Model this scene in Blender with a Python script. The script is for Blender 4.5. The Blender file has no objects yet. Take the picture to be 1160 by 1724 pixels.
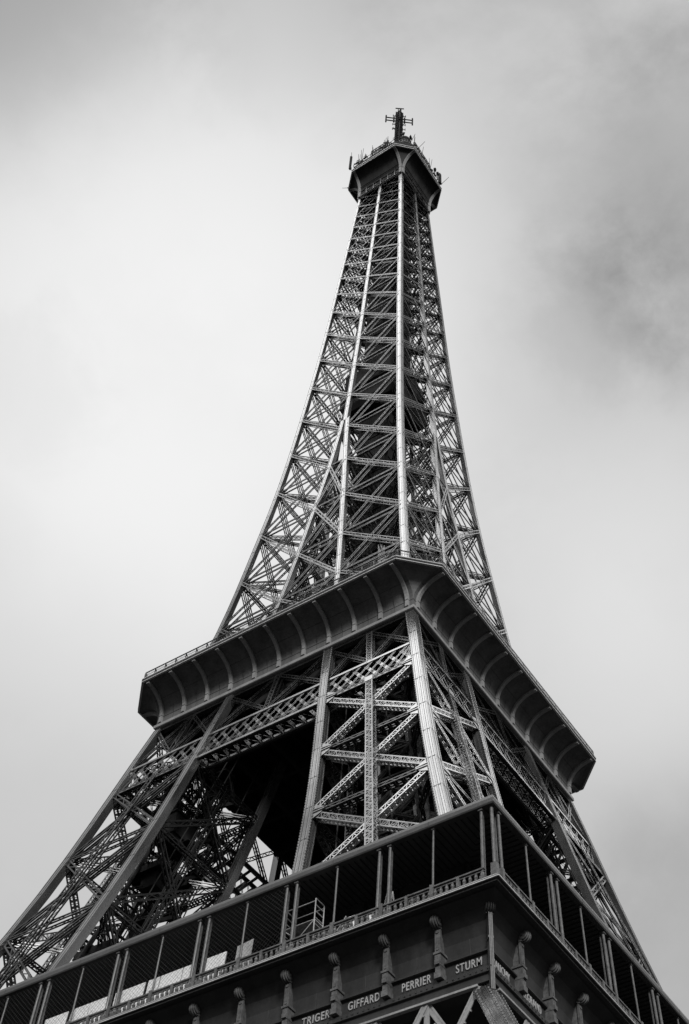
import bpy, math, random
from mathutils import Vector as V, Matrix
random.seed(7)
R = math.radians
SC = bpy.context.scene
COL = SC.collection

# ------------------------------------------------------------------ camera
CAM = dict(pos=(67.077, -94.357, 5.075), yaw=0.661, pitch=0.929, roll=0.084, f=2237.7)
cam_d = bpy.data.cameras.new('camera'); cam = bpy.data.objects.new('camera', cam_d); COL.objects.link(cam)
cam_d.sensor_fit = 'VERTICAL'; cam_d.sensor_height = 36.0
cam_d.lens = 36.0*CAM['f']/1724.0
cam_d.clip_start = 0.5; cam_d.clip_end = 30000
SC.camera = cam

def set_camera():
    cy, sy = math.cos(CAM['yaw']), math.sin(CAM['yaw']); cp, sp = math.cos(CAM['pitch']), math.sin(CAM['pitch'])
    f = V((-sy*cp, cy*cp, sp)); r = V((cy, sy, 0)); u = r.cross(f)
    c, s = math.cos(CAM['roll']), math.sin(CAM['roll'])
    r2 = c*r + s*u; u2 = -s*r + c*u
    m = Matrix((r2, u2, -f)).transposed().to_4x4(); m.translation = V(CAM['pos'])
    cam.matrix_world = m
set_camera()

# ------------------------------------------------------------------ light
SUN_EL, SUN_AZ = R(28), (0.58, -0.60)          # towards the sun: high, over the viewer's right shoulder
sun_dir = V((SUN_AZ[0], SUN_AZ[1], 0)).normalized()*math.cos(SUN_EL) + V((0, 0, math.sin(SUN_EL)))
ld = bpy.data.lights.new('sun', 'SUN'); ld.energy = 2.6; ld.angle = R(12); ld.color = (1, .995, .985)
lo = bpy.data.objects.new('sun', ld); COL.objects.link(lo)
lo.rotation_euler = sun_dir.to_track_quat('Z', 'Y').to_euler()

SC.view_settings.view_transform = 'Standard'; SC.view_settings.look = 'None'
SC.view_settings.exposure = 0.15; SC.view_settings.gamma = 1.0
SC.view_settings.use_curve_mapping = False
SC.render.engine = 'CYCLES'
SC.cycles.max_bounces = 4; SC.cycles.diffuse_bounces = 3

w = bpy.data.worlds.new('World'); SC.world = w; w.use_nodes = True
nt = w.node_tree; nt.nodes.clear()
def N(t, **k):
    n = nt.nodes.new(t)
    for a, b in k.items(): setattr(n, a, b)
    return n
def L(a, b): nt.links.new(a, b)
def math_(op, a, b=None, c=None, clamp=False):
    n = N('ShaderNodeMath', operation=op, use_clamp=clamp)
    for i, x in enumerate((a, b, c)):
        if x is None: continue
        if isinstance(x, (int, float)): n.inputs[i].default_value = x
        else: L(x, n.inputs[i])
    return n.outputs[0]
out = N('ShaderNodeOutputWorld'); bg = N('ShaderNodeBackground'); bg.inputs[1].default_value = 0.114
sky = N('ShaderNodeTexSky', sky_type='NISHITA'); sky.sun_disc = False
sky.sun_elevation = SUN_EL; sky.sun_rotation = math.atan2(sun_dir.x, sun_dir.y)
sky.air_density = 1.0; sky.dust_density = 4.0
bw = N('ShaderNodeRGBToBW'); L(sky.outputs[0], bw.inputs[0])
tc = N('ShaderNodeTexCoord')
D = tc.outputs['Generated']
def noise(scale, detail, rough, dist=0.0, off=(0, 0, 0), sc=(1, 1, 1)):
    mp = N('ShaderNodeMapping'); mp.inputs['Location'].default_value = off; mp.inputs['Scale'].default_value = sc
    L(D, mp.inputs[0])
    n = N('ShaderNodeTexNoise'); n.inputs['Scale'].default_value = scale; n.inputs['Detail'].default_value = detail
    n.inputs['Roughness'].default_value = rough; n.inputs['Distortion'].default_value = dist
    L(mp.outputs[0], n.inputs['Vector']); return n.outputs[0]
def patch(d, inner, outer, amount, edge=0.0):
    """soft-edged patch of darker (amount<0) or brighter (amount>0) sky round direction d (degrees)"""
    vm = N('ShaderNodeVectorMath', operation='DOT_PRODUCT'); L(D, vm.inputs[0]); vm.inputs[1].default_value = V(d).normalized()
    a = math_('ARCCOSINE', vm.outputs['Value'])
    if edge: a = math_('ADD', a, math_('MULTIPLY', math_('SUBTRACT', NZ, 0.5), edge))
    mr = N('ShaderNodeMapRange', interpolation_type='SMOOTHERSTEP'); L(a, mr.inputs[0])
    mr.inputs[1].default_value = R(inner); mr.inputs[2].default_value = R(outer)
    mr.inputs[3].default_value = amount; mr.inputs[4].default_value = 0.0
    return mr.outputs[0]
NZ = noise(7.0, 9, .60, .15, (5.3, 2.9, 1.4))
N2 = noise(1.7, 4, .5, .3, (.3, 5.2, 2.0))
SKY_PATCHES = [   # direction, inner and outer radius in degrees, amount, raggedness
    ((-0.15, -0.29, 0.945), 12, 21, 24.0, .08),        # bright patch added behind the viewer for the left faces to mirror
    ((0.18, 0.61, 0.77), 4, 14.5, 14.0, .15),            # bright patch added right of the view for the right faces to mirror
    ((-0.4155, 0.318, 0.8522), 3, 20, 2.1, .12),     # bright bank left of the spire
    ((-0.55, 0.42, 0.72), 2, 14, .5, .12),
    ((-0.045, 0.412, 0.910), 1, 9.5, -1.35, .14), ((-0.045, 0.495, 0.868), 1, 7.5, -.9, .16), ((-0.150, 0.470, 0.870), .3, 6.0, -.75, .22),
    ((-0.37, 0.05, 0.928), 1, 11, -1.7, .16), ((-0.03, 0.20, 0.979), 2, 12, -1.2, .16),
    ((-0.21, 0.15, 0.966), 2, 8, -.6, .2),
    ((-0.24, 0.79, 0.565), 2, 11, -1.3, .12), ((-0.63, 0.49, 0.60), 1, 9, -.3, .15), ((-0.2035, 0.6229, 0.7554), 2, 11, 1.0, .15), ((-0.5, .28, .82), 1, 5, -.4, .2)]
val = math_('ADD', math_('MULTIPLY', N2, 0.9), math_('MULTIPLY', NZ, 1.0))
val = math_('ADD', val, 3.75)
for d, i, o, a, e in SKY_PATCHES: val = math_('ADD', val, patch(d, i, o, a, e))
val = math_('ADD', val, math_('MULTIPLY', bw.outputs[0], 0.06))
val = math_('MAXIMUM', val, 1.2)
sx = N('ShaderNodeSeparateXYZ'); L(D, sx.inputs[0])      # low sky dimmed on purpose to keep the soffits dark
hz = N('ShaderNodeMapRange', interpolation_type='SMOOTHSTEP'); L(sx.outputs[2], hz.inputs[0])
hz.inputs[1].default_value = .05; hz.inputs[2].default_value = .52; hz.inputs[3].default_value = .22; hz.inputs[4].default_value = 1
val = math_('MULTIPLY', val, hz.outputs[0])
L(val, bg.inputs[0]); L(bg.outputs[0], out.inputs[0])

# ------------------------------------------------------------------ materials
def mat(name, base, rough=.55, var=.25, scale=.6, spec=.3, streak=False, fine=.12, bump=0, metal=0.0):
    m = bpy.data.materials.new(name); m.use_nodes = True
    t = m.node_tree; b = t.nodes['Principled BSDF']
    b.inputs['Roughness'].default_value = rough
    b.inputs['Specular IOR Level'].default_value = spec; b.inputs['Metallic'].default_value = metal
    g = t.nodes.new('ShaderNodeNewGeometry')
    mp = t.nodes.new('ShaderNodeMapping'); t.links.new(g.outputs['Position'], mp.inputs[0])
    if streak: mp.inputs['Scale'].default_value = (1, 1, .16)
    n1 = t.nodes.new('ShaderNodeTexNoise'); n1.inputs['Scale'].default_value = scale; n1.inputs['Detail'].default_value = 7
    n1.inputs['Roughness'].default_value = .62
    t.links.new(mp.outputs[0], n1.inputs['Vector'])
    n2 = t.nodes.new('ShaderNodeTexNoise'); n2.inputs['Scale'].default_value = 5.5; n2.inputs['Detail'].default_value = 3
    t.links.new(g.outputs['Position'], n2.inputs['Vector'])
    def rng(src, lo_, hi):
        r = t.nodes.new('ShaderNodeMapRange'); t.links.new(src, r.inputs[0])
        r.inputs[1].default_value = .3; r.inputs[2].default_value = .7
        r.inputs[3].default_value = lo_; r.inputs[4].default_value = hi; return r.outputs[0]
    mu = t.nodes.new('ShaderNodeMath'); mu.operation = 'MULTIPLY'
    t.links.new(rng(n1.outputs[0], base*(1-var), base*(1+var)), mu.inputs[0]); t.links.new(rng(n2.outputs[0], 1-fine, 1+fine), mu.inputs[1])
    t.links.new(mu.outputs[0], b.inputs['Base Color'])
    rr = rng(n1.outputs[0], rough-.1, rough+.12); t.links.new(rr, b.inputs['Roughness'])
    if bump:
        bp = t.nodes.new('ShaderNodeBump'); bp.inputs['Strength'].default_value = bump; bp.inputs['Distance'].default_value = .05
        t.links.new(n2.outputs[0], bp.inputs['Height']); t.links.new(bp.outputs[0], b.inputs['Normal'])
    return m
M_IRON_SHADED = mat('wet_iron_shaded', .06, .24, .25, .5, .4, True, metal=.85)  # iron paint darkened for lattice and inner members, shade put into the colour
M_IRON_LIT = mat('wet_iron_lit', .30, .20, .22, .5, .5, True, metal=.88)  # brighter copy of the same iron paint, light on the legs put into the colour
M_LIP = mat('pale_lip_paint', .42, .4, .2, .8, .4)
M_RIB = mat('cast_rib', .26, .5, .2, .8, .1, True)
M_SEAM = mat('grimy_seam', .05, .7)
M_COVE = mat('riveted_sheet_iron', .115, .6, .3, .8, .05, True)
M_DARK = mat('dark_plank', .02, .9, spec=.05)
M_SHAFT = mat('dark_lift_cladding', .025, .8, spec=.08)
M_FRIEZE = mat('dull_sheet_iron', .032, .5, .35, .7, .25, True)
M_CONS = mat('cast_iron', .085, .45, .4, 1.2, .4, False, .3)
M_GLASS = mat('dark_glazing', .03, .25, .2)
M_LETTER = mat('pale_gilt_paint', .33, .5, .1)
M_BOARD = mat('white_board', .72, .6, .12, 1.5)
M_GREY = mat('grey_board', .35, .6, .2, 1.5)
M_ROOF = mat('zinc_roof_edge', .075, .45, .2, .4, .4, metal=.3)
M_GROUND = mat('wet_gravel', .02, .9, .25, .2)
M_WIRE = mat('steel_wire', .06, .7)

# ------------------------------------------------------------------ mesh helpers
class MB:
    def __init__(s): s.v = []; s.f = []; s.m = []
    def add(s, vs, fs, m=0):
        o = len(s.v); s.v.extend(vs)
        for f in fs: s.f.append([i+o for i in f]); s.m.append(m)
    def bar(s, a, b, w_, h, up=(0, 0, 1), m=0, caps=True, w2=None, h2=None):
        a = V(a); b = V(b); d = b-a
        if d.length < 1e-6: return
        d.normalize(); up = V(up); sd = d.cross(up)
        if sd.length < 1e-3: sd = d.cross(V((1, 0, 0)))
        sd.normalize(); u = sd.cross(d)
        x = sd*(w_/2); y = u*(h/2); x2 = sd*((w2 or w_)/2); y2 = u*((h2 or h)/2)
        fs = [(0, 1, 5, 4), (1, 2, 6, 5), (2, 3, 7, 6), (3, 0, 4, 7)]
        if caps: fs += [(3, 2, 1, 0), (4, 5, 6, 7)]
        s.add([a-x-y, a+x-y, a+x+y, a-x+y, b-x2-y2, b+x2-y2, b+x2+y2, b-x2+y2], fs, m)
    def box(s, x0, x1, y0, y1, z0, z1, m=0):
        s.add([V(p) for p in ((x0, y0, z0), (x1, y0, z0), (x1, y1, z0), (x0, y1, z0), (x0, y0, z1), (x1, y0, z1), (x1, y1, z1), (x0, y1, z1))],
              [(3, 2, 1, 0), (4, 5, 6, 7), (0, 1, 5, 4), (1, 2, 6, 5), (2, 3, 7, 6), (3, 0, 4, 7)], m)
    def loft(s, rings, m=0, caps=True, closed=True):
        n = len(rings[0]); vs = [V(p) for r in rings for p in r]; fs = []
        for k in range(len(rings)-1):
            for i in range(n if closed else n-1):
                j = (i+1) % n; fs.append((k*n+i, k*n+j, (k+1)*n+j, (k+1)*n+i))
        if caps and closed: fs.append(tuple(range(n-1, -1, -1))); fs.append(tuple((len(rings)-1)*n+i for i in range(n)))
        s.add(vs, fs, m)
    def plate(s, pts, n, t, m=0):
        n = V(n).normalized()*t/2
        s.loft([[V(p)-n for p in pts], [V(p)+n for p in pts]], m)
    def tube(s, a, b, r, k=8, m=0, r2=None):
        a = V(a); b = V(b); d = (b-a).normalized(); x = d.cross(V((0, 0, 1)))
        if x.length < 1e-3: x = V((1, 0, 0))
        x.normalize(); y = d.cross(x); r2 = r if r2 is None else r2
        s.loft([[a+(x*math.cos(2*math.pi*i/k)+y*math.sin(2*math.pi*i/k))*r for i in range(k)],
                [b+(x*math.cos(2*math.pi*i/k)+y*math.sin(2*math.pi*i/k))*r2 for i in range(k)]], m)
    def build(s, name, mats, parent=None, smooth=False):
        me = bpy.data.meshes.new(name); me.from_pydata(s.v, [], s.f); me.update()
        mats = mats if isinstance(mats, (list, tuple)) else [mats]
        for x in mats: me.materials.append(x)
        if len(mats) > 1: me.polygons.foreach_set('material_index', s.m)
        if smooth: me.polygons.foreach_set('use_smooth', [True]*len(me.polygons))
        o = bpy.data.objects.new(name, me); COL.objects.link(o)
        if parent: o.parent = parent
        return o
def lattice(mb, a, b, n, w_, dep, ch=.11, pitch=.75, lw=.07, pat='Z', sides=False, back=True, end=0.0):
    """four-chord lattice girder from a to b; its laced faces look along n"""
    a = V(a); b = V(b); d = b-a; Ln = d.length; d.normalize(); a = a+d*end; b = b-d*end; Ln -= 2*end
    n = V(n); n = (n-d*n.dot(d)).normalized(); s_ = d.cross(n)
    for q in (1, -1):
        if q < 0 and not back: continue
        for e in (1, -1):
            o = s_*(e*(w_-ch)/2)+n*(q*(dep-ch)/2)
            mb.bar(a+o, b+o, ch, ch, n, caps=True)
    k = max(2, int(round(Ln/pitch)))
    for q in (1, -1):
        if q < 0 and not back: continue
        o = n*(q*(dep/2-.02)); hw = (w_-ch)/2
        for i in range(k):
            p0 = a+d*(Ln*i/k)+o; p1 = a+d*(Ln*(i+1)/k)+o; e = 1 if (i+(q < 0)) % 2 else -1
            if pat == 'N': mb.bar(p0+s_*hw, p0-s_*hw, lw, .02, n, caps=False)
            mb.bar(p0+s_*hw*e, p1-s_*hw*e, lw, .02, n, caps=False)
            if pat == 'X': mb.bar(p0-s_*hw*e, p1+s_*hw*e, lw, .02, n, caps=False)
    if sides:
        hd = (dep-ch)/2
        for e in (1, -1):
            o = s_*(e*(w_/2-.02))
            for i in range(k):
                p0 = a+d*(Ln*(i+.5)/k)+o
                mb.bar(p0+n*hd, p0-n*hd, .26, .02, s_, caps=False)
def tag(o, label=None, cat=None, group=None, kind=None):
    for k, x in (('label', label), ('category', cat), ('group', group), ('kind', kind)):
        if x: o[k] = x
    return o
def rot_copy(o, k, parent=None, name=None):
    c = o.copy(); COL.objects.link(c); c.parent = parent or o.parent
    c.rotation_euler = (0, 0, o.rotation_euler.z+k*math.pi/2); return c

# ------------------------------------------------------------------ profile of the tower
def interp(xs, ys, x):
    h = [xs[i+1]-xs[i] for i in range(len(xs)-1)]; d = [(ys[i+1]-ys[i])/h[i] for i in range(len(h))]
    m = [d[0]]+[(d[i-1]*h[i]+d[i]*h[i-1])/(h[i]+h[i-1]) for i in range(1, len(h))]+[d[-1]]
    i = 0
    while i < len(h)-1 and x > xs[i+1]: i += 1
    t = (x-xs[i])/h[i]
    return (2*t**3-3*t**2+1)*ys[i]+(t**3-2*t**2+t)*h[i]*m[i]+(-2*t**3+3*t**2)*ys[i+1]+(t**3-t**2)*h[i]*m[i+1]
WX = [62, 85, 110, 118, 150, 195, 235, 272]; WY = [30.344, 23.417, 17.727, 15.915, 11.77, 8.571, 6.751, 5.206]
def W(z):
    if z < 62: return 30.344+(62-z)*.335
    return interp(WX, WY, z)
IX = [62, 72.6, 109, 118, 126.5, 146, 172, 190]; IY = [14.4, 12.6, 6.5, 5.25, 4.3, 2.35, .12, -.375]
def I(z):
    if z >= 190: return -LW(z)/2
    if z < 62: return 14.4+(62-z)*.2
    return -.375 if z >= 190 else interp(IX, IY, z)
def LW(z): return .88 if z < 111.7 else .66 if z < 195 else .66-(z-195)*.0014
def oc(z): q = W(z)-LW(z)/2; return V((q, -q, z))                 # centre lines of the near pillar's four legs
def lc(z): return V((I(z)+LW(z)/2, -W(z)+LW(z)/2, z))
def rc(z): return V((W(z)-LW(z)/2, -I(z)-LW(z)/2, z))
def nc(z): q = I(z)+LW(z)/2; return V((q, -q, z))
nA = V((0, -1, .2)).normalized(); nB = V((1, 0, .2)).normalized()

tower = bpy.data.objects.new('iron_tower', None); COL.objects.link(tower)
tag(tower, 'towering dark iron lattice tower with two coved galleries, narrow spire and mast against cloudy sky', 'tower')

def zs(a, b, step): k = max(1, int(round((b-a)/step))); return [a+(b-a)*i/k for i in range(k+1)]
def leg(mb, cf, z0, z1, step=5.0, seams=True, rivets=(), scale=1.0):
    Z = zs(z0, z1, step); rings = []
    for z in Z:
        c = cf(z); h = LW(z)/2*scale
        rings.append([c+V((-h, -h, 0)), c+V((h, -h, 0)), c+V((h, h, 0)), c+V((-h, h, 0))])
    mb.loft(rings)
    if seams:
        for k in range(len(Z)-1):
            for (i, j, nn) in ((0, 1, V((0, -1, .2))), (1, 2, V((1, 0, .2)))):
                a0, a1 = rings[k][i], rings[k][j]; b0, b1 = rings[k+1][i], rings[k+1][j]
                o = nn.normalized()*.006
                for t in (.16, .40, .60, .84):
                    mb.bar(a0.lerp(a1, t)+o, b0.lerp(b1, t)+o, .030, .012, nn, 1, False)
                # cover plates, proud of the leg
                mb.bar(a0.lerp(a1, .5)+o, b0.lerp(b1, .5)+o, LW(Z[k])*.17, .05, nn, 0, False)
                for t in (.05, .95): mb.bar(a0.lerp(a1, t)+o, b0.lerp(b1, t)+o, LW(Z[k])*.09, .06, nn, 0, False)
                mb.bar(a0+nn.normalized()*.03, a1+nn.normalized()*.03, .05, .014, nn, 1, False)
    for (dx, dy, nn) in rivets:           # toothed flange edge
        for z in zs(z0, z1, .42):
            c = cf(z); h = LW(z)/2*scale
            p = c+V((dx*(h+.05), dy*(h+.05), 0)); ax = V((0, 0, 1))
            mb.bar(p-V((0, 0, .10)), p+V((0, 0, .10)), .10, .10, nn)

# ------------------------------------------------------------------ ground
g = MB(); g.add([V((-9000, -9000, 3.4)), V((9000, -9000, 3.4)), V((9000, 9000, 3.4)), V((-9000, 9000, 3.4))], [(0, 1, 2, 3)])
tag(g.build('ground', M_GROUND), kind='structure')

# ------------------------------------------------------------------ pillars between first and second gallery
ZP = [58.0, 69.9, 80.9, 91.1, 100.6]; GZ0, GZ1, TOPZ = 100.6, 104.3, 110.9
faces = [(lc, oc, nA), (oc, rc, nB), (nc, rc, -nA), (lc, nc, -nB)]
def brace_mesh(c1, c2, n, za, zb, detail=1):
    mb = MB(); wd = .72 if detail else .66
    lattice(mb, c1(za), c2(zb), n, wd, .62, .13 if detail else .15, .62 if detail else 1.3, .075 if detail else .10, 'N' if detail else 'Z', bool(detail), end=.4)
    return mb
def pmid(c1, c2, z): return (c1(z)+c2(z))/2
def gusset(mb, c, other, z, n, up=1):
    """stacked bracket plates where beams meet a leg"""
    p = c(z); t = (other(z)-p).normalized(); ax = (c(z+1)-p).normalized(); h = LW(z)/2
    f = n*(h-.08)
    q = p+t*h*.8
    mb.plate([q+f-ax*1.15, q+t*.95+f-ax*.55, q+t*1.25+f-ax*.1, q+t*1.25+f+ax*.25, q+t*.7+f+ax*.75, q+f+ax*1.25], n, .05)
    mb.bar(q+f+n*.05+ax*.3, q+t*1.3+f+n*.05+ax*.12, .12, .12, n)
    mb.bar(q+f+n*.05-ax*.15, q+t*1.3+f+n*.05-ax*.12, .12, .12, n)
def build_pillar(k, near):
    par = tower
    mb = MB()
    for cf, riv in ((oc, ((-1, -.85, nA), (.85, 1, nB))), (lc, ((1, -.85, nA), (-1, -.85, nA))), (rc, ((.85, -1, nB), (.85, 1, nB))), (nc, ())):
        leg(mb, cf, 57.5, TOPZ, 4.9, True, riv if near else ())
    root = mb.build('pillar', [M_IRON_LIT, M_SEAM], par)
    objs = []
    rear = MB()
    for fi, (c1, c2, n) in enumerate(faces):
        det = 1 if (near or (fi in (0, 3) and k == 3) or (fi == 1 and k == 1) or (fi == 0 and k == 3)) else 0
        for i in range(len(ZP)-1):
            za, zb = ZP[i], ZP[i+1]
            for (p, q) in ((za, zb), (zb, za)):
                b = brace_mesh(c1, c2, n, p, q, det)
                if det: objs.append(b.build('diagonal_brace', M_IRON_LIT if fi < 2 else M_IRON_SHADED, root))  # outer faces get the lit copy of the paint, inner faces the shaded one
                else: rear.add(b.v, b.f)
            # horizontal beam at the level: two chords side by side
            b = MB(); 
            for q_ in (.16, -.16) if det else (0,):
                pass
            lattice(b, c1(zb)-V((0, 0, .15)), c2(zb)-V((0, 0, .15)), n, .5, .7, .12, .8, .08, 'Z', bool(det), end=.4)
            if det: objs.append(b.build('cross_beam', M_IRON_SHADED, root))
            else: rear.add(b.v, b.f)
        # central post, ladder-laced
        b = MB(); P = [58]+ZP[1:]+[TOPZ-.4]
        lattice(b, pmid(c1, c2, 58), pmid(c1, c2, ZP[-1]), n, .82, .72, .13, .55 if det else 1.2, .1, 'N', bool(det))
        if fi < 2: lattice(b, pmid(c1, c2, GZ1), pmid(c1, c2, TOPZ-.3), n, .74, .6, .12, .55 if det else 1.2, .1, 'X' if det else 'Z', False)
        if det:
            o = b.build('post', M_IRON_LIT if fi < 2 else M_IRON_SHADED, root); objs.append(o)
            for i in range(len(ZP)-1):
                zc = (ZP[i]+ZP[i+1])/2; p = pmid(c1, c2, zc); t = (c2(zc)-c1(zc)).normalized(); ax = (pmid(c1, c2, zc+1)-p).normalized()
                for pz, hh in ((zc, .62), (ZP[i+1], .42)):
                    p = pmid(c1, c2, pz)+n*.40; gp = MB()
                    gp.plate([p-t*.46-ax*hh, p+t*.46-ax*hh, p+t*.46+ax*hh, p-t*.46+ax*hh], n, .04)
                    objs.append(gp.build('gusset_plate', M_IRON_LIT, root))
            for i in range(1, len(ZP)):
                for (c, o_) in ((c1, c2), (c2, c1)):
                    gp = MB(); gusset(gp, c, o_, ZP[i]-.15, n); objs.append(gp.build('leg_bracket', M_IRON_LIT, root))
        else: rear.add(b.v, b.f)
    # diaphragms, lift track and stairs inside
    b = MB()
    for z in ZP[1:]:
        lattice(b, lc(z), rc(z), (0, 0, 1), .45, .45, .12, 1.1, .09); lattice(b, oc(z), nc(z), (0, 0, 1), .45, .45, .12, 1.1, .09)
    for fr in (.36, .64):
        for side in (.34, .52):
            f0 = lambda z: lc(z).lerp(oc(z), fr).lerp(nc(z).lerp(rc(z), fr), side)
            Z = zs(58, 108, 5)
            for z0, z1 in zip(Z, Z[1:]): b.bar(f0(z0), f0(z1), .28, .5, nA)
    for z in zs(59, 107, 1.6):
        p = [lc(z).lerp(oc(z), fr).lerp(nc(z).lerp(rc(z), fr), .43) for fr in (.36, .64)]
        b.bar(p[0], p[1], .16, .2)
    o = b.build('lift_track', M_IRON_SHADED, root); objs.append(o)
    b = MB(); z = 58.5; fl = 0
    while z < 105:                                   # zig-zag stair
        z2 = z+2.6; u0, u1 = (.2, .42) if fl % 2 else (.42, .2)
        f1 = lambda u, zz, s: lc(zz).lerp(oc(zz), u).lerp(nc(zz).lerp(rc(zz), u), s)
        a, c = f1(u0, z, .72), f1(u1, z2, .72)
        for s in (-.5, .5):
            b.bar(a+V((0, s, 0)), c+V((0, s, 0)), .07, .35); b.bar(a+V((0, s, 1)), c+V((0, s, 1)), .05, .06)
            for t in (0, .25, .5, .75): q = a.lerp(c, t)+V((0, s, 0)); b.bar(q, q+V((0, 0, 1)), .04, .04)
        for t in range(11): q = a.lerp(c, t/10); b.bar(q-V((0, .5, 0)), q+V((0, .5, 0)), .28, .04)
        b.box(c.x-.8, c.x+.8, c.y-.7, c.y+.7, c.z-.08, c.z)
        z = z2; fl += 1
    objs.append(b.build('stair', M_SHAFT, root))
    for z in ZP[1:4]:                                # service landings with a lipped edge and joists
        b = MB(); c = (lc(z)+rc(z)+oc(z)+nc(z))/4; zz = z-.3
        b.box(c.x-3.4, c.x+1.6, c.y-1.4, c.y+3.2, zz, zz+.12)
        for t in range(6): b.box(c.x-3.4+t*.98, c.x-3.25+t*.98, c.y-1.5, c.y+3.3, zz-.5, zz)
        b.box(c.x-3.5, c.x+1.7, c.y-1.5, c.y-1.4, zz-.6, zz+.2); b.box(c.x+1.6, c.x+1.7, c.y-1.5, c.y+3.3, zz-.6, zz+.2)
        for t in range(8):
            q = V((c.x-3.4+t*.7, c.y-1.45, zz)); b.bar(q, q+V((0, 0, 1.2)), .06, .06)
        b.bar(V((c.x-3.5, c.y-1.45, zz+1.2)), V((c.x+1.7, c.y-1.45, zz+1.2)), .08, .08)
        b.box(c.x-1.2, c.x+1.0, c.y+.2, c.y+2.2, zz-2.2, zz-.5)
        objs.append(b.build('landing', M_SHAFT, root))
    b = MB()                                         # lift truss up the middle of the pillar
    fm = lambda u, s: (lambda z: lc(z).lerp(oc(z), u).lerp(nc(z).lerp(rc(z), u), s))
    zz = zs(58.5, 108, 4.2)
    for s_ in (.30, .58):
        for z0, z1 in zip(zz, zz[1:]):
            lattice(b, fm(.32, s_)(z0), fm(.68, s_)(z1), nA, .3, .3, .08, .8, .06); lattice(b, fm(.68, s_)(z0), fm(.32, s_)(z1), nA, .3, .3, .08, .8, .06)
            b.bar(fm(.32, s_)(z0), fm(.68, s_)(z0), .2, .2)
        for u in (.32, .68):
            for z0, z1 in zip(zz, zz[1:]): b.bar(fm(u, s_)(z0), fm(u, s_)(z1), .22, .22, nA)
    for u in (.15, .45, .55, .85):                  # cables and pipes
        b.tube(fm(u, .15)(58.5), fm(u, .15)(108), .07, 6); b.tube(fm(u, .85)(58.5), fm(u, .85)(108), .07, 6)
    objs.append(b.build('lift_truss', M_SHAFT, root))
    if k in (2, 3):
        for (u, s_, z) in ((.5, .35, 74), (.5, .6, 87 if k == 2 else 95)):
            c = fm(u, s_)(z); b = MB(); b.box(c.x-1.7, c.x+1.7, c.y-1.4, c.y+1.4, z, z+2.6); b.box(c.x-1.9, c.x+1.9, c.y-1.6, c.y+1.6, z+2.6, z+2.8)
            b.box(c.x-1.5, c.x+1.5, c.y-1.2, c.y+1.2, z-.7, z); b.bar(c+V((0, 0, 2.8)), c+V((0, 0, 4.4)), .3, .3, (1, 0, 0))
            for t in (-1.1, 0, 1.1): b.bar(V((c.x+t, c.y-1.45, z+.4)), V((c.x+t, c.y-1.45, z+2.2)), .7, .06, (0, 1, 0))
            objs.append(b.build('lift_cabin', M_SHAFT, root))
    if rear.v:
        o = rear.build('rear_bracing', M_IRON_SHADED, root); o['kind'] = 'stuff'; objs.append(o)
    if k:
        root.rotation_euler = (0, 0, k*math.pi/2)
    return root
for k in range(4): build_pillar(k, k == 0)
# k=3: (x,y)->(y,-x): near corner (W,-W) -> (-W,-W), the left pillar; k=1 -> (W,W), the right one

# ------------------------------------------------------------------ belt girders under the second gallery
def belt(k, det):
    mb = MB(); x1 = lambda z: W(z)-.75
    def P(x, z, ins): return V((x, -W(z)+ins, z))
    for ins in (.22, 1.9):
        for z in (GZ0, GZ1):
            mb.bar(P(-x1(z), z, ins), P(x1(z), z, ins), .34, .14 if ins < 1 else .2, nA, 1)
            mb.bar(P(-x1(z), z, ins+.25), P(x1(z), z, ins+.25), .42, .06, (0, 0, 1))
        n = 27; H = x1(GZ0)
        for i in range(-2, n):
            xa = -H+(i+.3)*2*H/n; lat = 2.5
            if ins < 1:
                a, b = P(max(-H, xa), GZ0+.1, ins+.02), P(min(x1(GZ1), xa+lat), GZ1-.1, ins+.02)
                t = (b-a).normalized(); s_ = t.cross(nA)
                for e in (-.10, .10): mb.bar(a+s_*e, b+s_*e, .055, .05, nA, 1, False)
                for q in (.2, .4, .6, .8): c = a.lerp(b, q); mb.bar(c-s_*.12, c+s_*.12, .05, .05, nA, 0, False)
            if -H < xa < H-lat*.4:
                a, b = P(min(H, xa+lat), GZ0+.1, ins+.16), P(max(-x1(GZ1), xa), GZ1-.1, ins+.16)
                mb.bar(a, b, .36, .05, nA, 1, False)
                for q in (.15, .5, .85): c = a.lerp(b, q)+nA*.06; mb.bar(c-V((.07, 0, 0)), c+V((.07, 0, 0)), .14, .04, nA)
    H = x1(GZ0)
    for i in range(27):
        xa = -H+i*2*H/27; xb = xa+2*H/27
        mb.bar(P(xa, GZ0, .3), P(xb, GZ0, 1.9), .14, .05); mb.bar(P(xb, GZ0, .3), P(xa, GZ0, 1.9), .14, .05)
    # cross bracing between belt and gallery
    xs = lambda z: [-(W(z)-.44), -(W(z)+I(z))/2, -(I(z)+.44), 0, I(z)+.44, (W(z)+I(z))/2, W(z)-.44]
    for j in range(6):
        for (za, zb) in ((GZ1+.1, TOPZ-.2), (TOPZ-.2, GZ1+.1)):
            a = P(xs(za)[j], za, .44); b = P(xs(zb)[j+1], zb, .44)
            lattice(mb, a, b, nA, .5, .5, .11, .6, .07, 'Z', False, end=.3)
    lattice(mb, P(0, GZ1, .44), P(0, TOPZ, .44), nA, .7, .6, .12, .6, .09, 'X')
    for z in (TOPZ-.1,): mb.bar(P(-x1(z), z, .45), P(x1(z), z, .45), .5, .5, nA)
    o = mb.build('belt_girder', [M_IRON_SHADED, M_IRON_LIT], tower); o.rotation_euler = (0, 0, k*math.pi/2); return o
b0 = belt(0, True)
for k in (1, 2, 3): rot_copy(b0, k, tower)

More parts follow.
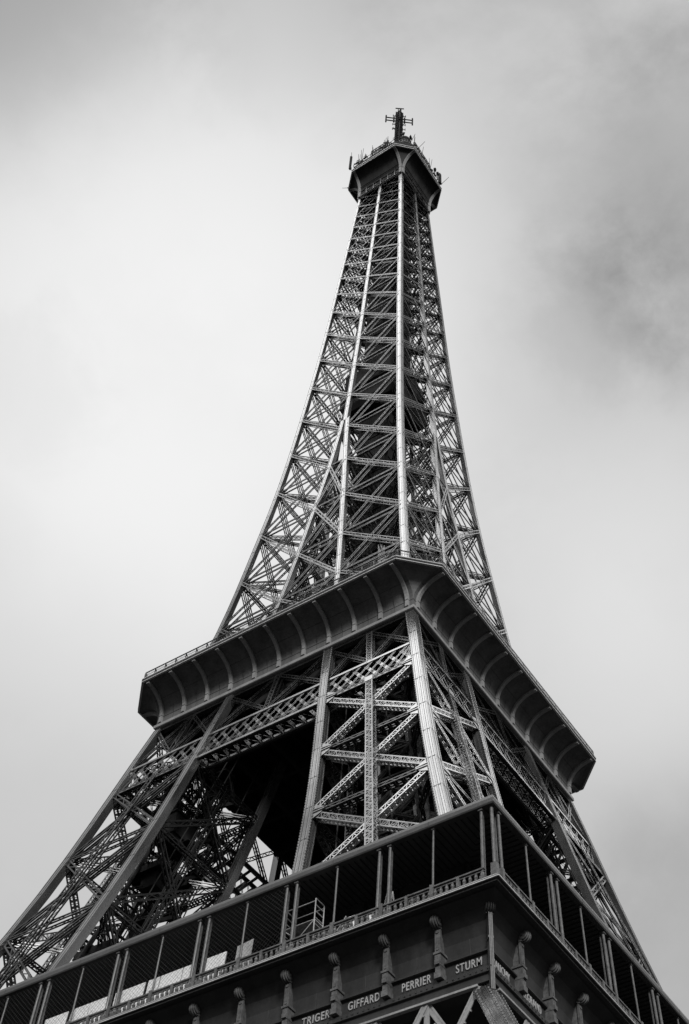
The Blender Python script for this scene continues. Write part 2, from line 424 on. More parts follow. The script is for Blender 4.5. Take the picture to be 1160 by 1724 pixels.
# ------------------------------------------------------------------ second gallery
M2, ZM, R2, ZR2, C2 = 17.45, 111.75, 20.9, 115.75, 3.4
def octo(off, z, M=M2, full=R2-M2):
    """outer square M grown by off on its sides, corners kept at the chamfer"""
    e = M+off
    pts = []
    for k in range(4):
        c, s = (1, 0, -1, 0)[k], (0, 1, 0, -1)[k]
        for (x, y) in ((-M, -e), (M, -e)):
            pts.append(V((x*c-y*s, x*s+y*c, z)))
    return pts
def cove(steps, off, z0, straight, rise, M):
    rings = [octo(0, z0, M), octo(0.0001, z0+straight, M)]
    for i in range(1, steps+1):
        t = i/steps*math.pi/2; rings.append(octo(off*(1-math.cos(t)), z0+straight+rise*math.sin(t), M))
    return rings
mb = MB(); rings = cove(10, R2-M2, ZM, 1.0, ZR2-ZM-1.0, M2)
mb.loft(rings, caps=False)
mb.loft([octo(R2-M2+.02, ZR2), octo(R2-M2+.02, ZR2+.42), octo(R2-M2-.6, ZR2+.44)], caps=False)
mb.add([V((-R2+.6, -R2+.6, ZR2+.44)), V((R2-.6, -R2+.6, ZR2+.44)), V((R2-.6, R2-.6, ZR2+.44)), V((-R2+.6, R2-.6, ZR2+.44))], [(0, 1, 2, 3)]) if 0 else None
gal2 = mb.build('second_gallery', M_COVE, tower, False)
mb = MB()   # rim mouldings
def ring_bar(mb, off, z, w_, h, M=M2):
    p = octo(off, z, M)
    for i in range(8):
        a, b = p[i], p[(i+1) % 8]; d = (b-a).normalized()
        mb.bar(a-d*.02, b+d*.02, w_, h, (0, 0, 1))
ring_bar(mb, R2-M2+.10, ZR2+.04, .22, .10); ring_bar(mb, R2-M2+.12, ZR2+.44, .30, .09)
mb.build('rim_moulding', M_LIP, gal2)
mb = MB()
sq = lambda e, z: [V((-e, -e, z)), V((e, -e, z)), V((e, e, z)), V((-e, e, z))]
mb.loft([sq(M2-.5, ZM-.55), sq(M2+.12, ZM-.55), sq(M2+.2, ZM-.48), sq(M2+.2, ZM-.08), sq(M2+.02, ZM+.06)], caps=False)
mb.build('base_moulding', M_RIB, gal2)
mb = MB()   # plate joints of the cove
for k in range(4):
    m4 = Matrix.Rotation(k*math.pi/2, 4, 'Z')
    for i in range(10):
        x = -(M2-.67)+(i+.5)*2*(M2-.67)/10
        for r0, r1, (z0, o0), (z1, o1) in ((0, 0, (ZM, 0), (ZM+1.0, 0)), (0, 0, (ZM+1, 0), (ZM+2.15, .33))):
            mb.bar(m4 @ V((x, -M2-o0-.012, z0)), m4 @ V((x, -M2-o1-.012, z1)), .035, .03, m4 @ V((0, -1, 0)), 0, False)
    for o_, z in ((.02, ZM+1.05), (1.0, ZM+1+3*math.sin(math.acos(1-1/3.45)))):
        mb.bar(m4 @ V((-M2, -M2-o_, z)), m4 @ V((M2, -M2-o_, z)), .03, .05, (0, 0, 1), 0, False)
mb.build('plate_joint', M_SEAM, gal2)
def bracket_mesh(off, z0, straight, rise, M, w_, dep):
    mb = MB(); pr = [(0, z0+.05), (0, z0+straight)]
    for i in range(1, 11):
        t = i/10*math.pi/2; pr.append((off*(1-math.cos(t)), z0+straight+rise*math.sin(t)))
    rings = []
    for i, (o, z) in enumerate(pr):
        a = pr[max(0, i-1)]; b = pr[min(len(pr)-1, i+1)]; t = V((0, -(b[0]-a[0]), b[1]-a[1])).normalized(); n = V((0, -t.z, t.y))
        p = V((0, -M-o, z)); d_ = dep
        rings.append([p+V((-w_/2, 0, 0))+n*.0, p+V((w_/2, 0, 0)), p+V((w_/2, 0, 0))+n*d_, p+V((-w_/2, 0, 0))+n*d_])
    mb.loft(rings)
    p = V((0, -M-.02, z0+straight))
    mb.bar(p+V((-w_/2-.005, -dep*.5, 0)), p+V((w_/2+.005, -dep*.5, 0)), dep+.03, .05, (0, 0, 1), 1)
    return mb
proto = bracket_mesh(R2-M2-.05, ZM, 1.0, ZR2-ZM-1.02, M2, .40, .30).build('bracket', [M_RIB, M_SEAM], gal2)
xs11 = [-(M2-.67)+i*2*(M2-.67)/10 for i in range(11)]
first = True
for k in range(4):
    for x in xs11:
        o = proto if first else proto.copy()
        if not first: COL.objects.link(o); o.parent = gal2
        first = False
        o.rotation_euler = (0, 0, k*math.pi/2); o.location = Matrix.Rotation(k*math.pi/2, 3, 'Z') @ V((x, 0, 0))
# deck and its floor beams
mb = MB(); mb.box(-M2+.3, M2-.3, -M2+.3, M2-.3, ZM-.25, ZM+.1)
for k in range(-8, 9):
    mb.bar(V((k*2.05, -16.8, ZM-.7)), V((k*2.05, 16.8, ZM-.7)), .28, .9)
for k in range(-3, 4):
    mb.bar(V((-16.8, k*5.4, ZM-1.7)), V((16.8, k*5.4, ZM-1.7)), .4, 2.6); mb.bar(V((k*5.4, -16.7, ZM-1.9)), V((k*5.4, 16.7, ZM-1.9)), .4, 2.4)
mb.build('second_deck', M_DARK, tower)
mb = MB(); mb.loft([octo(R2-M2-.5, ZR2+.40), octo(R2-M2-.5, ZR2+.47)]); mb.build('promenade', M_DARK, gal2)
# railing with wire infill, leaning posts
def rail_side():
    mb = MB(); z0 = ZR2+.45
    def seg(a, b):
        a = V(a); b = V(b); d = b-a; k = max(2, int(d.length/1.5)); t = d.normalized(); inn = V((-t.y, t.x, 0))
        mb.bar(a+V((0, 0, 1.35))+inn*.12, b+V((0, 0, 1.35))+inn*.12, .10, .10); mb.bar(a+V((0, 0, .12)), b+V((0, 0, .12)), .05, .05)
        mb.bar(a+V((0, 0, .7)), b+V((0, 0, .7)), .03, .03)
        for i in range(k+1):
            p = a+d*i/k; mb.bar(p, p+V((0, 0, 1.35))+inn*.12, .08, .08); mb.bar(p+inn*.75, p+V((0, 0, 1.3))+inn*.12, .06, .06)
        kk = k*8
        for i in range(kk+1): p = a+d*i/kk; mb.bar(p+V((0, 0, .12)), p+V((0, 0, 1.22)), .022, .022, caps=False)
    e = R2+.02; c = R2-C2
    seg((-c, -e, z0), (c, -e, z0)); seg((c, -e, z0), (e, -c, z0))
    return mb
r0 = rail_side().build('railing', M_IRON_SHADED, gal2)
for k in (1, 2, 3): rot_copy(r0, k, gal2)

# ------------------------------------------------------------------ spire
ZS = [112.2, 120.0, 129.3, 139.0, 149.5, 160.0, 170.2, 180.2, 190.2, 199.6, 208.8, 217.0, 224.0, 230.4, 236.4, 242.3, 248.1, 253.6, 258.9, 264.0, 268.6]
ZTOP = 269.0
for k in range(4):
    mb = MB(); leg(mb, oc, 111.8, ZTOP, 4.2, True, ((-1, -.85, nA), (.85, 1, nB)) if k == 0 else ())
    o = mb.build('corner_leg', [M_IRON_LIT, M_SEAM], tower); o.rotation_euler = (0, 0, k*math.pi/2)
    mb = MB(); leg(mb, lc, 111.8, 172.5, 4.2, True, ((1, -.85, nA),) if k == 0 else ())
    o = mb.build('inner_leg', [M_IRON_LIT, M_SEAM], tower); o.rotation_euler = (0, 0, k*math.pi/2)
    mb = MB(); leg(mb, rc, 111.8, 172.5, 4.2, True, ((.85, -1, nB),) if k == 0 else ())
    o = mb.build('inner_leg', [M_IRON_LIT, M_SEAM], tower); o.rotation_euler = (0, 0, k*math.pi/2)
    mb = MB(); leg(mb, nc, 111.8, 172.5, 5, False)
    o = mb.build('core_leg', [M_IRON_LIT, M_SEAM], tower); o.rotation_euler = (0, 0, k*math.pi/2)
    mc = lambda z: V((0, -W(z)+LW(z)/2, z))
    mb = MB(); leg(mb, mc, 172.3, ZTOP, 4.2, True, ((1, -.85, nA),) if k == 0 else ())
    o = mb.build('face_leg', [M_IRON_LIT, M_SEAM], tower); o.rotation_euler = (0, 0, k*math.pi/2)
mir = lambda cf: (lambda z: V((-cf(z).x, cf(z).y, z)))
def smid(z): return lc(z) if z < 172 else V((0, -W(z)+LW(z)/2, z))
def spire_x(ca, cb, za, zb, n, det):
    mb = MB(); wd = .46 if za > 200 else .56; pt = .7 if det else 1.2
    for (p, q, s) in ((za, zb, 0), (zb, za, 0)):
        lattice(mb, ca(p), cb(q), n, wd*(.85 if za > 215 else 1), .72, .105 if det else .15, pt, .06 if det else .09, 'Z', False, end=.3)
    for c, o_ in ((ca, cb), (cb, ca)):
        if det:
            p = c(zb); t = (o_(zb)-p).normalized(); h = LW(zb)/2; f = n*(h-.1); ax = (c(zb+.5)-p).normalized()
            q = p+t*h*.8; s_ = .75 if za < 200 else .55
            mb.plate([q+f-ax*1.1*s_, q+t*.9*s_+f-ax*.5*s_, q+t*1.0*s_+f+ax*.2*s_, q+f+ax*1.0*s_], n, .04)
    return mb
def spire_h(ca, cb, z, n, det):
    mb = MB(); lattice(mb, ca(z), cb(z), n, .42, .6, .11, .7 if det else 1.2, .045, 'Z', False, end=.3); return mb
rest = MB()
def add_rot(dst, src, k):
    m4 = Matrix.Rotation(k*math.pi/2, 3, 'Z'); dst.add([m4 @ p for p in src.v], src.f)
for i in range(len(ZS)-1):
    za, zb = ZS[i], ZS[i+1]
    bays = [(mir(oc), mir(smid)), (smid, oc)]
    for j, (ca, cb) in enumerate(bays):
        x = spire_x(ca, cb, za, zb, nA, True); h = spire_h(ca, cb, zb, nA, True)
        o1 = x.build('cross_brace', M_IRON_SHADED, tower); o2 = h.build('cross_beam', M_IRON_SHADED, tower)
        rot_copy(o1, 1, tower); rot_copy(o2, 1, tower)
        for k in (2, 3): add_rot(rest, x, k); add_rot(rest, h, k)
    if I(zb) > .9:
        x = spire_x(mir(lc), lc, za, zb, nA, False); h = spire_h(mir(lc), lc, zb, nA, False)
        for k in range(4): add_rot(rest, x, k); add_rot(rest, h, k)
    if zb < 176:
        for (ca, cb, n) in ((nc, rc, -nA), (lc, nc, -nB)):
            x = spire_x(ca, cb, za, zb, n, False); h = spire_h(ca, cb, zb, n, False)
            for k in range(4): add_rot(rest, x, k); add_rot(rest, h, k)
    # plan bracing at each level
    mb = MB(); lattice(mb, smid(zb), V((W(zb)-.4, -I(zb)-.4, zb)) if zb < 172 else V((W(zb)-.4, 0, zb)), (0, 0, 1), .4, .4, .11, 1.0, .08)
    lattice(mb, oc(zb), nc(zb) if zb < 172 else V((1.5, -1.5, zb)), (0, 0, 1), .4, .4, .11, 1.0, .08)
    for k in range(4): add_rot(rest, mb, k)
o = rest.build('spire_bracing', M_IRON_SHADED, tower); o['kind'] = 'stuff'
# lift shaft in the middle
mb = MB()
def shaft(z0, z1, h, slat):
    for k in range(4):
        m4 = Matrix.Rotation(k*math.pi/2, 3, 'Z')
        n = int(2*h/slat)
        for i in range(n):
            x = -h+(i+.5)*2*h/n; mb.bar(m4 @ V((x, -h, z0)), m4 @ V((x, -h, z1)), slat*.86, .1, m4 @ V((0, -1, 0)))
        mb.bar(m4 @ V((h, -h, z0)), m4 @ V((h, -h, z1)), .5, .5, (1, 0, 0))
        for z in zs(z0, z1, 3.3): mb.bar(m4 @ V((-h, -h-.08, z)), m4 @ V((h, -h-.08, z)), .2, .14)
shaft(112, 190, 2.5, .4); shaft(190, 230, 2.5, .4); shaft(230, 270, 2.1, .4)
mb.build('lift_shaft', M_SHAFT, tower)
mb = MB(); e = 5.1
mb.loft([sq(e-.6, 184.6), sq(e, 185.6), sq(e, 189.4), sq(e+.3, 189.6), sq(e+.3, 190.0), sq(e-.4, 190.0), sq(e-.4, 196.0), sq(e-1.2, 197.4)])
mb.build('intermediate_platform', M_SHAFT, tower)

# ------------------------------------------------------------------ summit
M3, Z3, R3, ZR3 = 5.42, 268.8, 8.32, 277.2
mb = MB(); mb.loft(cove(10, R3-M3, Z3, 2.6, ZR3-Z3-2.6, M3), caps=False)
mb.loft([octo(R3-M3, ZR3, M3), octo(R3-M3, ZR3+.9, M3), octo(R3-M3-.1, ZR3+.92, M3)], caps=False)
cab = mb.build('summit_cabin', mat('dark_cabin_sheet', .028, .7, .4, .8, .1, True), tower)
mb = MB(); mb.loft([octo(R3-M3-.2, ZR3+.9, M3), octo(R3-M3-.2, ZR3+3.2, M3), octo(R3-M3-1.4, ZR3+3.25, M3)]); mb.build('parapet', M_SHAFT, cab)
mb = MB()
for z, o_ in ((ZR3+.02, .07), (ZR3+.78, .12)): ring_bar(mb, R3-M3+o_, z, .22, .20, M3)
mb.build('cornice', M_LIP, cab)
pb = bracket_mesh(R3-M3-.05, Z3, 2.6, ZR3-Z3-2.62, M3, .55, .3).build('bracket', [M_RIB, M_SEAM], cab)
first = True
for k in range(4):
    for x in (-(M3-.3), M3-.3):
        o = pb if first else pb.copy()
        if not first: COL.objects.link(o); o.parent = cab
        first = False
        o.rotation_euler = (0, 0, k*math.pi/2); o.location = Matrix.Rotation(k*math.pi/2, 3, 'Z') @ V((x, 0, 0))
for k in (0, 1):
    m4 = Matrix.Rotation(k*math.pi/2, 3, 'Z')
    for x in (-3.4, -1.6, 0.2, 2.0, 3.7):
        mb = MB(); mb.bar(m4 @ V((x, -M3-.05, 269.4)), m4 @ V((x, -M3-.12, 272.4)), .24, .2, m4 @ V((0, -1, 0)))
        mb.bar(m4 @ V((x+.5, -M3-.06, 270.2)), m4 @ V((x+.5, -M3-.06, 271.0)), .5, .1, m4 @ V((0, -1, 0)))
        mb.build('window_post', M_IRON_SHADED, cab)
    mb = MB()
    for z in (269.3, 271.6, 273.2): mb.bar(m4 @ V((-M3, -M3-.1-max(0, z-272)*.2, z)), m4 @ V((M3, -M3-.1-max(0, z-272)*.2, z)), .12, .12)
    mb.build('window_rail', M_IRON_SHADED, cab)
def roof_rail(k):
    rnd = random.Random(20+k); mb = MB(); e = R3-.15; c = M3; z0 = ZR3+3.15
    xa, xb = (-1.0, 3.4) if k == 0 else (-4.6, 1.5) if k == 1 else (-c, c)
    n = 9
    for i in range(n+1):
        x = xa+(xb-xa)*i/n; mb.bar(V((x, -e, z0)), V((x, -e+.2, z0+3.3)), .10, .10)
    for h in (3.3, 1.7): mb.bar(V((xa, -e+.06*h, z0+h)), V((xb, -e+.06*h, z0+h)), .12, .12)
    for i in range(26):
        x = xa+(xb-xa)*(i+.5)/26; mb.bar(V((x, -e, z0)), V((x, -e+.15, z0+1.7+1.6*rnd.random())), .05, .05)
    mb.bar(V((-c, -e, z0+1.1)), V((c, -e, z0+1.1)), .08, .08)
    for i in range(10): x = -c+2*c*i/9; mb.bar(V((x, -e, z0)), V((x, -e, z0+1.1)), .08, .08)
    for i in range(9):      # aerial brackets and boxes of gear along the edge
        x = -c+2*c*rnd.random(); h = .5+1.5*rnd.random(); s_ = .15+.25*rnd.random()
        mb.box(x-s_, x+s_, -e+.3, -e+.8, z0, z0+h)
        x = -c+2*c*rnd.random(); mb.bar(V((x, -e, z0)), V((x+.3*(rnd.random()-.5), -e, z0+1.5+1.6*rnd.random())), .07, .07, (1, 0, 0))
    for i in range(5):
        x = -c+2*c*rnd.random(); mb.tube((x, -e+.1, z0+1.0), (x, -e-.1, z0+1.1), .32, 10)
    return mb
for k in (0, 1, 2, 3):
    o = roof_rail(k).build('roof_fence', M_SHAFT, cab); o.rotation_euler = (0, 0, k*math.pi/2)
# upper turret and dome
cx_, cy_ = 1.35, 1.05
mb = MB()
def disc(r, z, n=20): return [V((cx_+r*math.cos(2*math.pi*i/n), cy_+r*math.sin(2*math.pi*i/n), z)) for i in range(n)]
mb.loft([disc(3.0, 278), disc(3.0, 287), disc(2.0, 288), disc(1.5, 299.6), disc(1.95, 300.2), disc(1.95, 300.9), disc(1.45, 301), disc(1.45, 304.2), disc(1.6, 304.4), disc(1.5, 305.4), disc(.9, 307.0), disc(.4, 307.6)])
tur = mb.build('turret', M_SHAFT, tower)
mb = MB()
for i in range(20):
    t = 2*math.pi*i/20; t2 = 2*math.pi*(i+1)/20
    p = V((cx_+1.9*math.cos(t), cy_+1.9*math.sin(t), 300.9)); q = V((cx_+1.9*math.cos(t2), cy_+1.9*math.sin(t2), 300.9))
    mb.bar(p, p+V((0, 0, 1.2)), .07, .07); mb.bar(p+V((0, 0, 1.2)), q+V((0, 0, 1.2)), .08, .08); mb.bar(p, q, .16, .16)
mb.build('turret_railing', M_CONS, tur)
for (a, r_) in ((-1.2, .5), (.2, .7), (1.3, .45), (2.8, .55), (4.2, .5)):
    mb = MB(); p = V((cx_+1.4*math.cos(a), cy_+1.4*math.sin(a), 305.2))
    mb.tube(p, p+V((0, 0, 1.0)), .12); o_ = V((math.cos(a), math.sin(a), 0)); mb.tube(p+V((0, 0, 1.3))-o_*.1, p+V((0, 0, 1.3))+o_*.35, r_*.5, 12, 0, r_)
    mb.build('dish_antenna', M_SHAFT, tower)
# mast
mx, my, h = .3, .0, .58
mb = MB(); zb_, zt_ = 298, 325.2
for sx in (-1, 1):
    for sy in (-1, 1): mb.bar(V((mx+sx*h, my+sy*h, zb_)), V((mx+sx*h, my+sy*h, zt_-1.5)), .2, .2, (1, 0, 0))
for k in range(4):
    m4 = Matrix.Rotation(k*math.pi/2, 3, 'Z'); o_ = V((mx, my, 0))
    for i in range(34):
        z = zb_+i*.8
        if z > zt_-2: break
        mb.bar(m4 @ V((-h, -h, z))+o_, m4 @ V((h, -h, z))+o_, .14, .14)
        mb.bar(m4 @ V((-h if i % 2 else h, -h, z))+o_, m4 @ V((h if i % 2 else -h, -h, z+.8))+o_, .1, .1)
mast = mb.build('antenna_mast', M_SHAFT, tower)
for k in range(4):
    m4 = Matrix.Rotation(k*math.pi/2+.70, 3, 'Z'); o_ = V((mx, my, 0)); mb = MB(); zc = 318.6 if k % 2 else 317.5; rl = 3.2 if k % 2 else 1.6; vl = 2.2 if k % 2 else 1.3
    for z in (zc-.9, zc+.9): mb.bar(m4 @ V((0, -h, z))+o_, m4 @ V((0, -rl, z))+o_, .22, .22)
    mb.bar(m4 @ V((0, -rl, zc-vl))+o_, m4 @ V((0, -rl, zc+vl))+o_, .26, .26, (1, 0, 0))
    mb.bar(m4 @ V((0, -1.3, zc-1.6))+o_, m4 @ V((0, -1.3, zc+1.6))+o_, .3, .3, (1, 0, 0))
    for z in (zc-1.4, zc+1.3): mb.bar(m4 @ V((-.5, -1.2, z))+o_, m4 @ V((.5, -1.2, z))+o_, .12, .12)
    mb.build('antenna_arm', M_SHAFT, mast)
rr = V((.79, .61, 0))
for z in (321.3, 315.6, 312.6):
    mb = MB(); a = V((mx, my, z))
    mb.bar(a-rr*1.5, a+rr*1.5, .12, .12)
    for t in (-1.5, -.95, .95, 1.5): mb.bar(a+rr*t-V((0, 0, .55)), a+rr*t+V((0, 0, .7)), .12, .12, (1, 0, 0))
    mb.build('dipole_bar', M_SHAFT, mast)
mb = MB()
for s_ in (-.35, .35): mb.bar(V((mx, my, 321))+rr*s_, V((mx, my, 326.5))+rr*s_, .14, .14, (1, 0, 0))
mb.bar(V((mx, my, 326.5))-rr*1.05, V((mx, my, 326.5))+rr*1.05, .2, .24); mb.bar(V((mx, my, 324.3))-rr*.35, V((mx, my, 324.3))+rr*.35, .12, .12)
mb.build('antenna_tip', M_SHAFT, mast)
mb = MB(); p = V((mx, my, 313))-rr*.6; mb.bar(p, p-rr*.7, .12, .12); mb.bar(p-rr*.7, p-rr*.75+V((0, 0, .8)), .12, .12); mb.build('side_hook', M_SHAFT, mast)
def whip(a, b, r_=.06):
    mb = MB(); mb.tube(a, b, r_, 6, 0, r_*.7); mb.tube(a, V(a).lerp(V(b), .12), r_*2, 6); mb.build('whip_antenna', M_SHAFT, tower)
whip((8.3, -4.04, 280.4), (9.3, -2.6, 286.5)); whip((8.3, 5.5, 280.4), (9.4, 7.2, 286.5)); whip((-6.39, -8.0, 270.6), (-7.72, -8.3, 271.6)); 
mb = MB(); mb.bar(V((-5.3, -5.5, 270)), V((-6.39, -8.0, 270.6)), .1, .1); mb.build('aerial_bracket', M_SHAFT, tower)
whip((-6.2, -8.0, 280.2), (-6.6, -8.0, 290.5), .06); whip((-3.9, -8.1, 280.2), (-3.9, -8.1, 285.5), .05); 
whip((2.4, 1.9, 305.2), (3.3, 2.6, 311), .06); whip((3.7, -8.0, 280.3), (2.9, -8.0, 286.2), .05); whip((8.3, 2.6, 280.3), (8.5, 3.4, 284.5), .05)
mb = MB(); mb.box(-6.75, -6.35, -8.2, -7.8, 281, 288); mb.bar(V((-6.2, -7.9, 280)), V((-6.5, -8.0, 281.5)), .12, .12); mb.build('panel_antenna', M_SHAFT, tower)
mb = MB(); mb.box(8.05, 8.55, 4.8, 5.4, 280.3, 285.3); mb.build('panel_antenna', M_SHAFT, tower)
for y_ in (3.0, 4.1):
    mb = MB(); mb.bar(V((8.3, y_, 280.3)), V((8.3, y_, 283.2)), .12, .12, (1, 0, 0)); mb.tube((8.2, y_-.1, 283.4), (8.5, y_+.1, 283.5), .45, 12); mb.build('dish_antenna', M_SHAFT, tower)
rnd = random.Random(5)
for i in range(14):
    if i % 2: p = V((-5.6+11*rnd.random(), -8.15, 280.3)); q = p+V((.8*(rnd.random()-.5), -.3*rnd.random(), 3.5+3.5*rnd.random()))
    else: p = V((8.15, -5.2+10.5*rnd.random(), 280.3)); q = p+V((.5*rnd.random(), .8*(rnd.random()-.5), 3.0+3*rnd.random()))
    whip(p, q, .06)
for i in range(6):
    a = V((-4.5+1.9*i, -8.0, 280.3)); mb = MB(); mb.bar(a, a+V((0, 0, 3.0+i % 3)), .1, .1, (1, 0, 0))
    for z in (2.2, 2.9): mb.bar(a+V((-.45, 0, z)), a+V((.45, 0, z)), .08, .08)
    mb.build('yagi_antenna', M_SHAFT, tower)
mb = MB()
for s_ in (-.5, .5): mb.bar(V((-1.7+s_*.79, -1.4+s_*.61, 296)), V((-1.7+s_*.79, -1.4+s_*.61, 304)), .16, .16, (1, 0, 0))
for z in (299, 301.5, 303.8): mb.bar(V((-2.5, -2.0, z)), V((-.9, -.8, z)), .16, .16)
mb.build('aerial_frame', M_SHAFT, tower)

# ------------------------------------------------------------------ first gallery
G1, ZG, RR1, ZRF = 35.64, 57.33, 35.43, 63.42
S1 = 3.828; K1 = 34.24
def sqz(e, z): return sq(e, z)
mb = MB()   # floor slab with moulded cornice edge
mb.loft([sqz(33.9, ZG-.25), sqz(G1-.25, ZG-.12), sqz(G1-.22, ZG-.02), sqz(G1, ZG), sqz(G1, ZG+.16), sqz(G1-.12, ZG+.2), sqz(G1-.12, ZG+.34), sqz(G1-.3, ZG+.38), sqz(14.0, ZG+.38), sqz(14.0, ZG-.25), sqz(33.9, ZG-.25)], caps=False)
floor1 = mb.build('first_gallery', M_FRIEZE, tower)
mb = MB()
for (e, z, t) in ((G1+.02, ZG+.02, .07), (G1-.08, ZG+.22, .06), (G1-.24, ZG-.05, .06)):
    p = sqz(e, z)
    for i in range(4): mb.bar(p[i], p[(i+1) % 4], t, t)
mb.build('cornice', M_LIP, floor1)
mb = MB()   # gallery roof: rounded edge band and slab
prof = [(RR1-.45, ZRF), (RR1-.05, ZRF), (RR1, ZRF+.1), (RR1, ZRF+.42), (RR1-.10, ZRF+.72), (RR1-.32, ZRF+.92), (RR1-.7, ZRF+1.0), (30.2, ZRF+1.25), (30.2, ZRF+.12), (RR1-.45, ZRF+.12), (RR1-.45, ZRF)]
mb.loft([sqz(e, z) for e, z in prof], caps=False)
for k in range(4):
    m4 = Matrix.Rotation(k*math.pi/2, 3, 'Z')
    for i in range(-4, 6):
        x = 34.3-7.656*(i+.5+4)
        mb.bar(m4 @ V((x, -RR1-.004, ZRF)), m4 @ V((x, -RR1-.004, ZRF+.45)), .05, .012, m4 @ V((0, -1, 0)), 1, False)
roof = mb.build('gallery_roof', [M_ROOF, M_SEAM], tower)
mb = MB()
for k in range(4):
    m4 = Matrix.Rotation(k*math.pi/2, 3, 'Z')
    for i in range(150):
        x = -35+i*70/149; y1 = -max(30.3, abs(x)) if abs(x) > 30.3 else -30.3
        if -y1 < 34.9: mb.bar(m4 @ V((x, -34.95, ZRF+.08)), m4 @ V((x, y1, ZRF+.08)), .035, .05)
mb.build('ceiling_batten', mat('worn_batten', .02, .8, spec=.1), roof)['kind'] = 'stuff'
mb = MB(); e = 30.9
mb.loft([sqz(e, ZG+.38), sqz(e, ZRF+.1)], caps=False)
bwall = mb.build('gallery_back_wall', M_GLASS, tower)
mb = MB()
for k in range(4):
    m4 = Matrix.Rotation(k*math.pi/2, 3, 'Z')
    for i in range(24): x = -30.5+i*61/23; mb.bar(m4 @ V((x, -e-.05, ZG+.4)), m4 @ V((x, -e-.05, ZRF)), .16, .1, m4 @ V((0, -1, 0)))
    for z in (ZG+1.2, ZG+3.4): mb.bar(m4 @ V((-30.5, -e-.05, z)), m4 @ V((30.5, -e-.05, z)), .1, .1)
mb.build('glazing_bar', M_DARK, bwall)['kind'] = 'stuff'
# columns
YB = 35.22
def column_mesh(thin):
    mb = MB(); r_ = .075 if thin else .11; z0 = ZG+.38; z1 = ZRF+.1
    mb.box(-r_*1.5, r_*1.5, -YB-r_*1.5, -YB+r_*1.5, z0, z0+.3)
    mb.tube((0, -YB, z0+.3), (0, -YB+.1, z1), r_, 12, 0, r_*.95)
    mb.box(-r_*1.5, r_*1.5, -YB+.1-r_*1.5, -YB+.1+r_*1.5, z1-.25, z1)
    if not thin: mb.bar(V((0, -YB+.28, z0)), V((0, -YB+.34, z1)), .10, .08, (0, 1, 0))
    return mb
cp = {t: column_mesh(t).build('gallery_column', M_CONS, tower) for t in (0, 1)}
used = set()
def put(proto, key, x, k, parent=tower):
    if key in used: o = proto.copy(); COL.objects.link(o); o.parent = parent
    else: o = proto; used.add(key)
    o.rotation_euler = (0, 0, k*math.pi/2); o.location = Matrix.Rotation(k*math.pi/2, 3, 'Z') @ V((x, 0, 0))
    return o
for k in range(2):
    sg = 1 if k == 0 else -1
    for i in range(9 if k == 0 else 8):
        xc = 34.95-.42-7.656*i
        for d_ in ((-.0,) if i == 0 else (-.42, .42)):
            xx = xc+d_-(.2 if i == 0 else .0); put(cp[0], 'c0', sg*xx, k)
        put(cp[1], 'c1', sg*(xc-3.85), k)
mbx = MB(); z0 = ZG+.38
mbx.tube((YB-.05, -YB+.05, z0), (YB-.15, -YB+.15, ZRF+.1), .12, 12); mbx.box(YB-.25, YB+.15, -YB-.15, -YB+.25, z0, z0+1.0)
mbx.build('gallery_column', M_CONS, tower)
# balustrade panels between posts
def balustrade_mesh():
    mb = MB(); L_ = S1; z0 = ZG+.38; n = 9
    mb.bar(V((-L_/2, -YB-.05, z0+.05)), V((L_/2, -YB-.05, z0+.05)), .24, .1)
    mb.bar(V((-L_/2, -YB-.05, z0+.86)), V((L_/2, -YB-.05, z0+.86)), .2, .1)
    mb.bar(V((-L_/2, -YB-.05, z0+.66)), V((L_/2, -YB-.05, z0+.66)), .1, .05)
    mb.box(-L_/2-.13, -L_/2+.13, -YB-.2, -YB+.1, z0, z0+1.0)
    mb.box(-.1, .1, -YB-.17, -YB+.06, z0, z0+.9)
    for i in range(n):
        if i == n//2: continue
        x = -L_/2+(i+.5)*L_/n
        for (za, zb, ra, rb) in ((.1, .2, .12, .12), (.2, .36, .075, .13), (.36, .5, .13, .10), (.5, .62, .06, .09)):
            mb.tube((x, -YB-.05, z0+za), (x, -YB-.05, z0+zb), ra, 8, 0, rb)
    return mb
bp_ = balustrade_mesh().build('balustrade_panel', M_CONS, tower)
for k in range(2):
    for i in range(18):
        put(bp_, 'bal', (1 if k == 0 else -1)*(34.95-.45-S1*(i+.5)), k)
# frieze: coved wall, consoles, name band
F1 = 33.55; ZF0, ZF1 = 52.0, ZG-.2
mb = MB()
prof = [(F1-1.0, 51.75), (F1+.30, 51.75), (F1+.30, 52.22), (F1+.46, 52.28), (F1+.46, 52.62), (F1+.36, 52.7), (F1+.12, 52.78), (F1+.12, 53.78),
        (F1+.34, 53.82), (F1+.34, 53.92), (F1+.02, 54.0), (F1, 54.4), (F1+.05, 55.2), (F1+.3, 56.0), (F1+.75, 56.6), (F1+1.5, ZF1), (F1-1, ZF1)]
mb.loft([sqz(e, z) for e, z in prof], caps=False)
for k in range(4):
    m4 = Matrix.Rotation(k*math.pi/2, 3, 'Z')
    for i in range(18):
        x = K1-S1*(i+.5)
        mb.bar(m4 @ V((x, -F1-.01, 54.1)), m4 @ V((x, -F1-.06, 55.2)), .05, .02, m4 @ V((0, -1, 0)), 1, False)
        for j in range(8): mb.bar(m4 @ V((x-1.4+j*.4-.04, -F1-.46, 52.45)), m4 @ V((x-1.4+j*.4+.04, -F1-.46, 52.45)), .1, .1)
fr = mb.build('frieze', [M_FRIEZE, M_SEAM], tower)
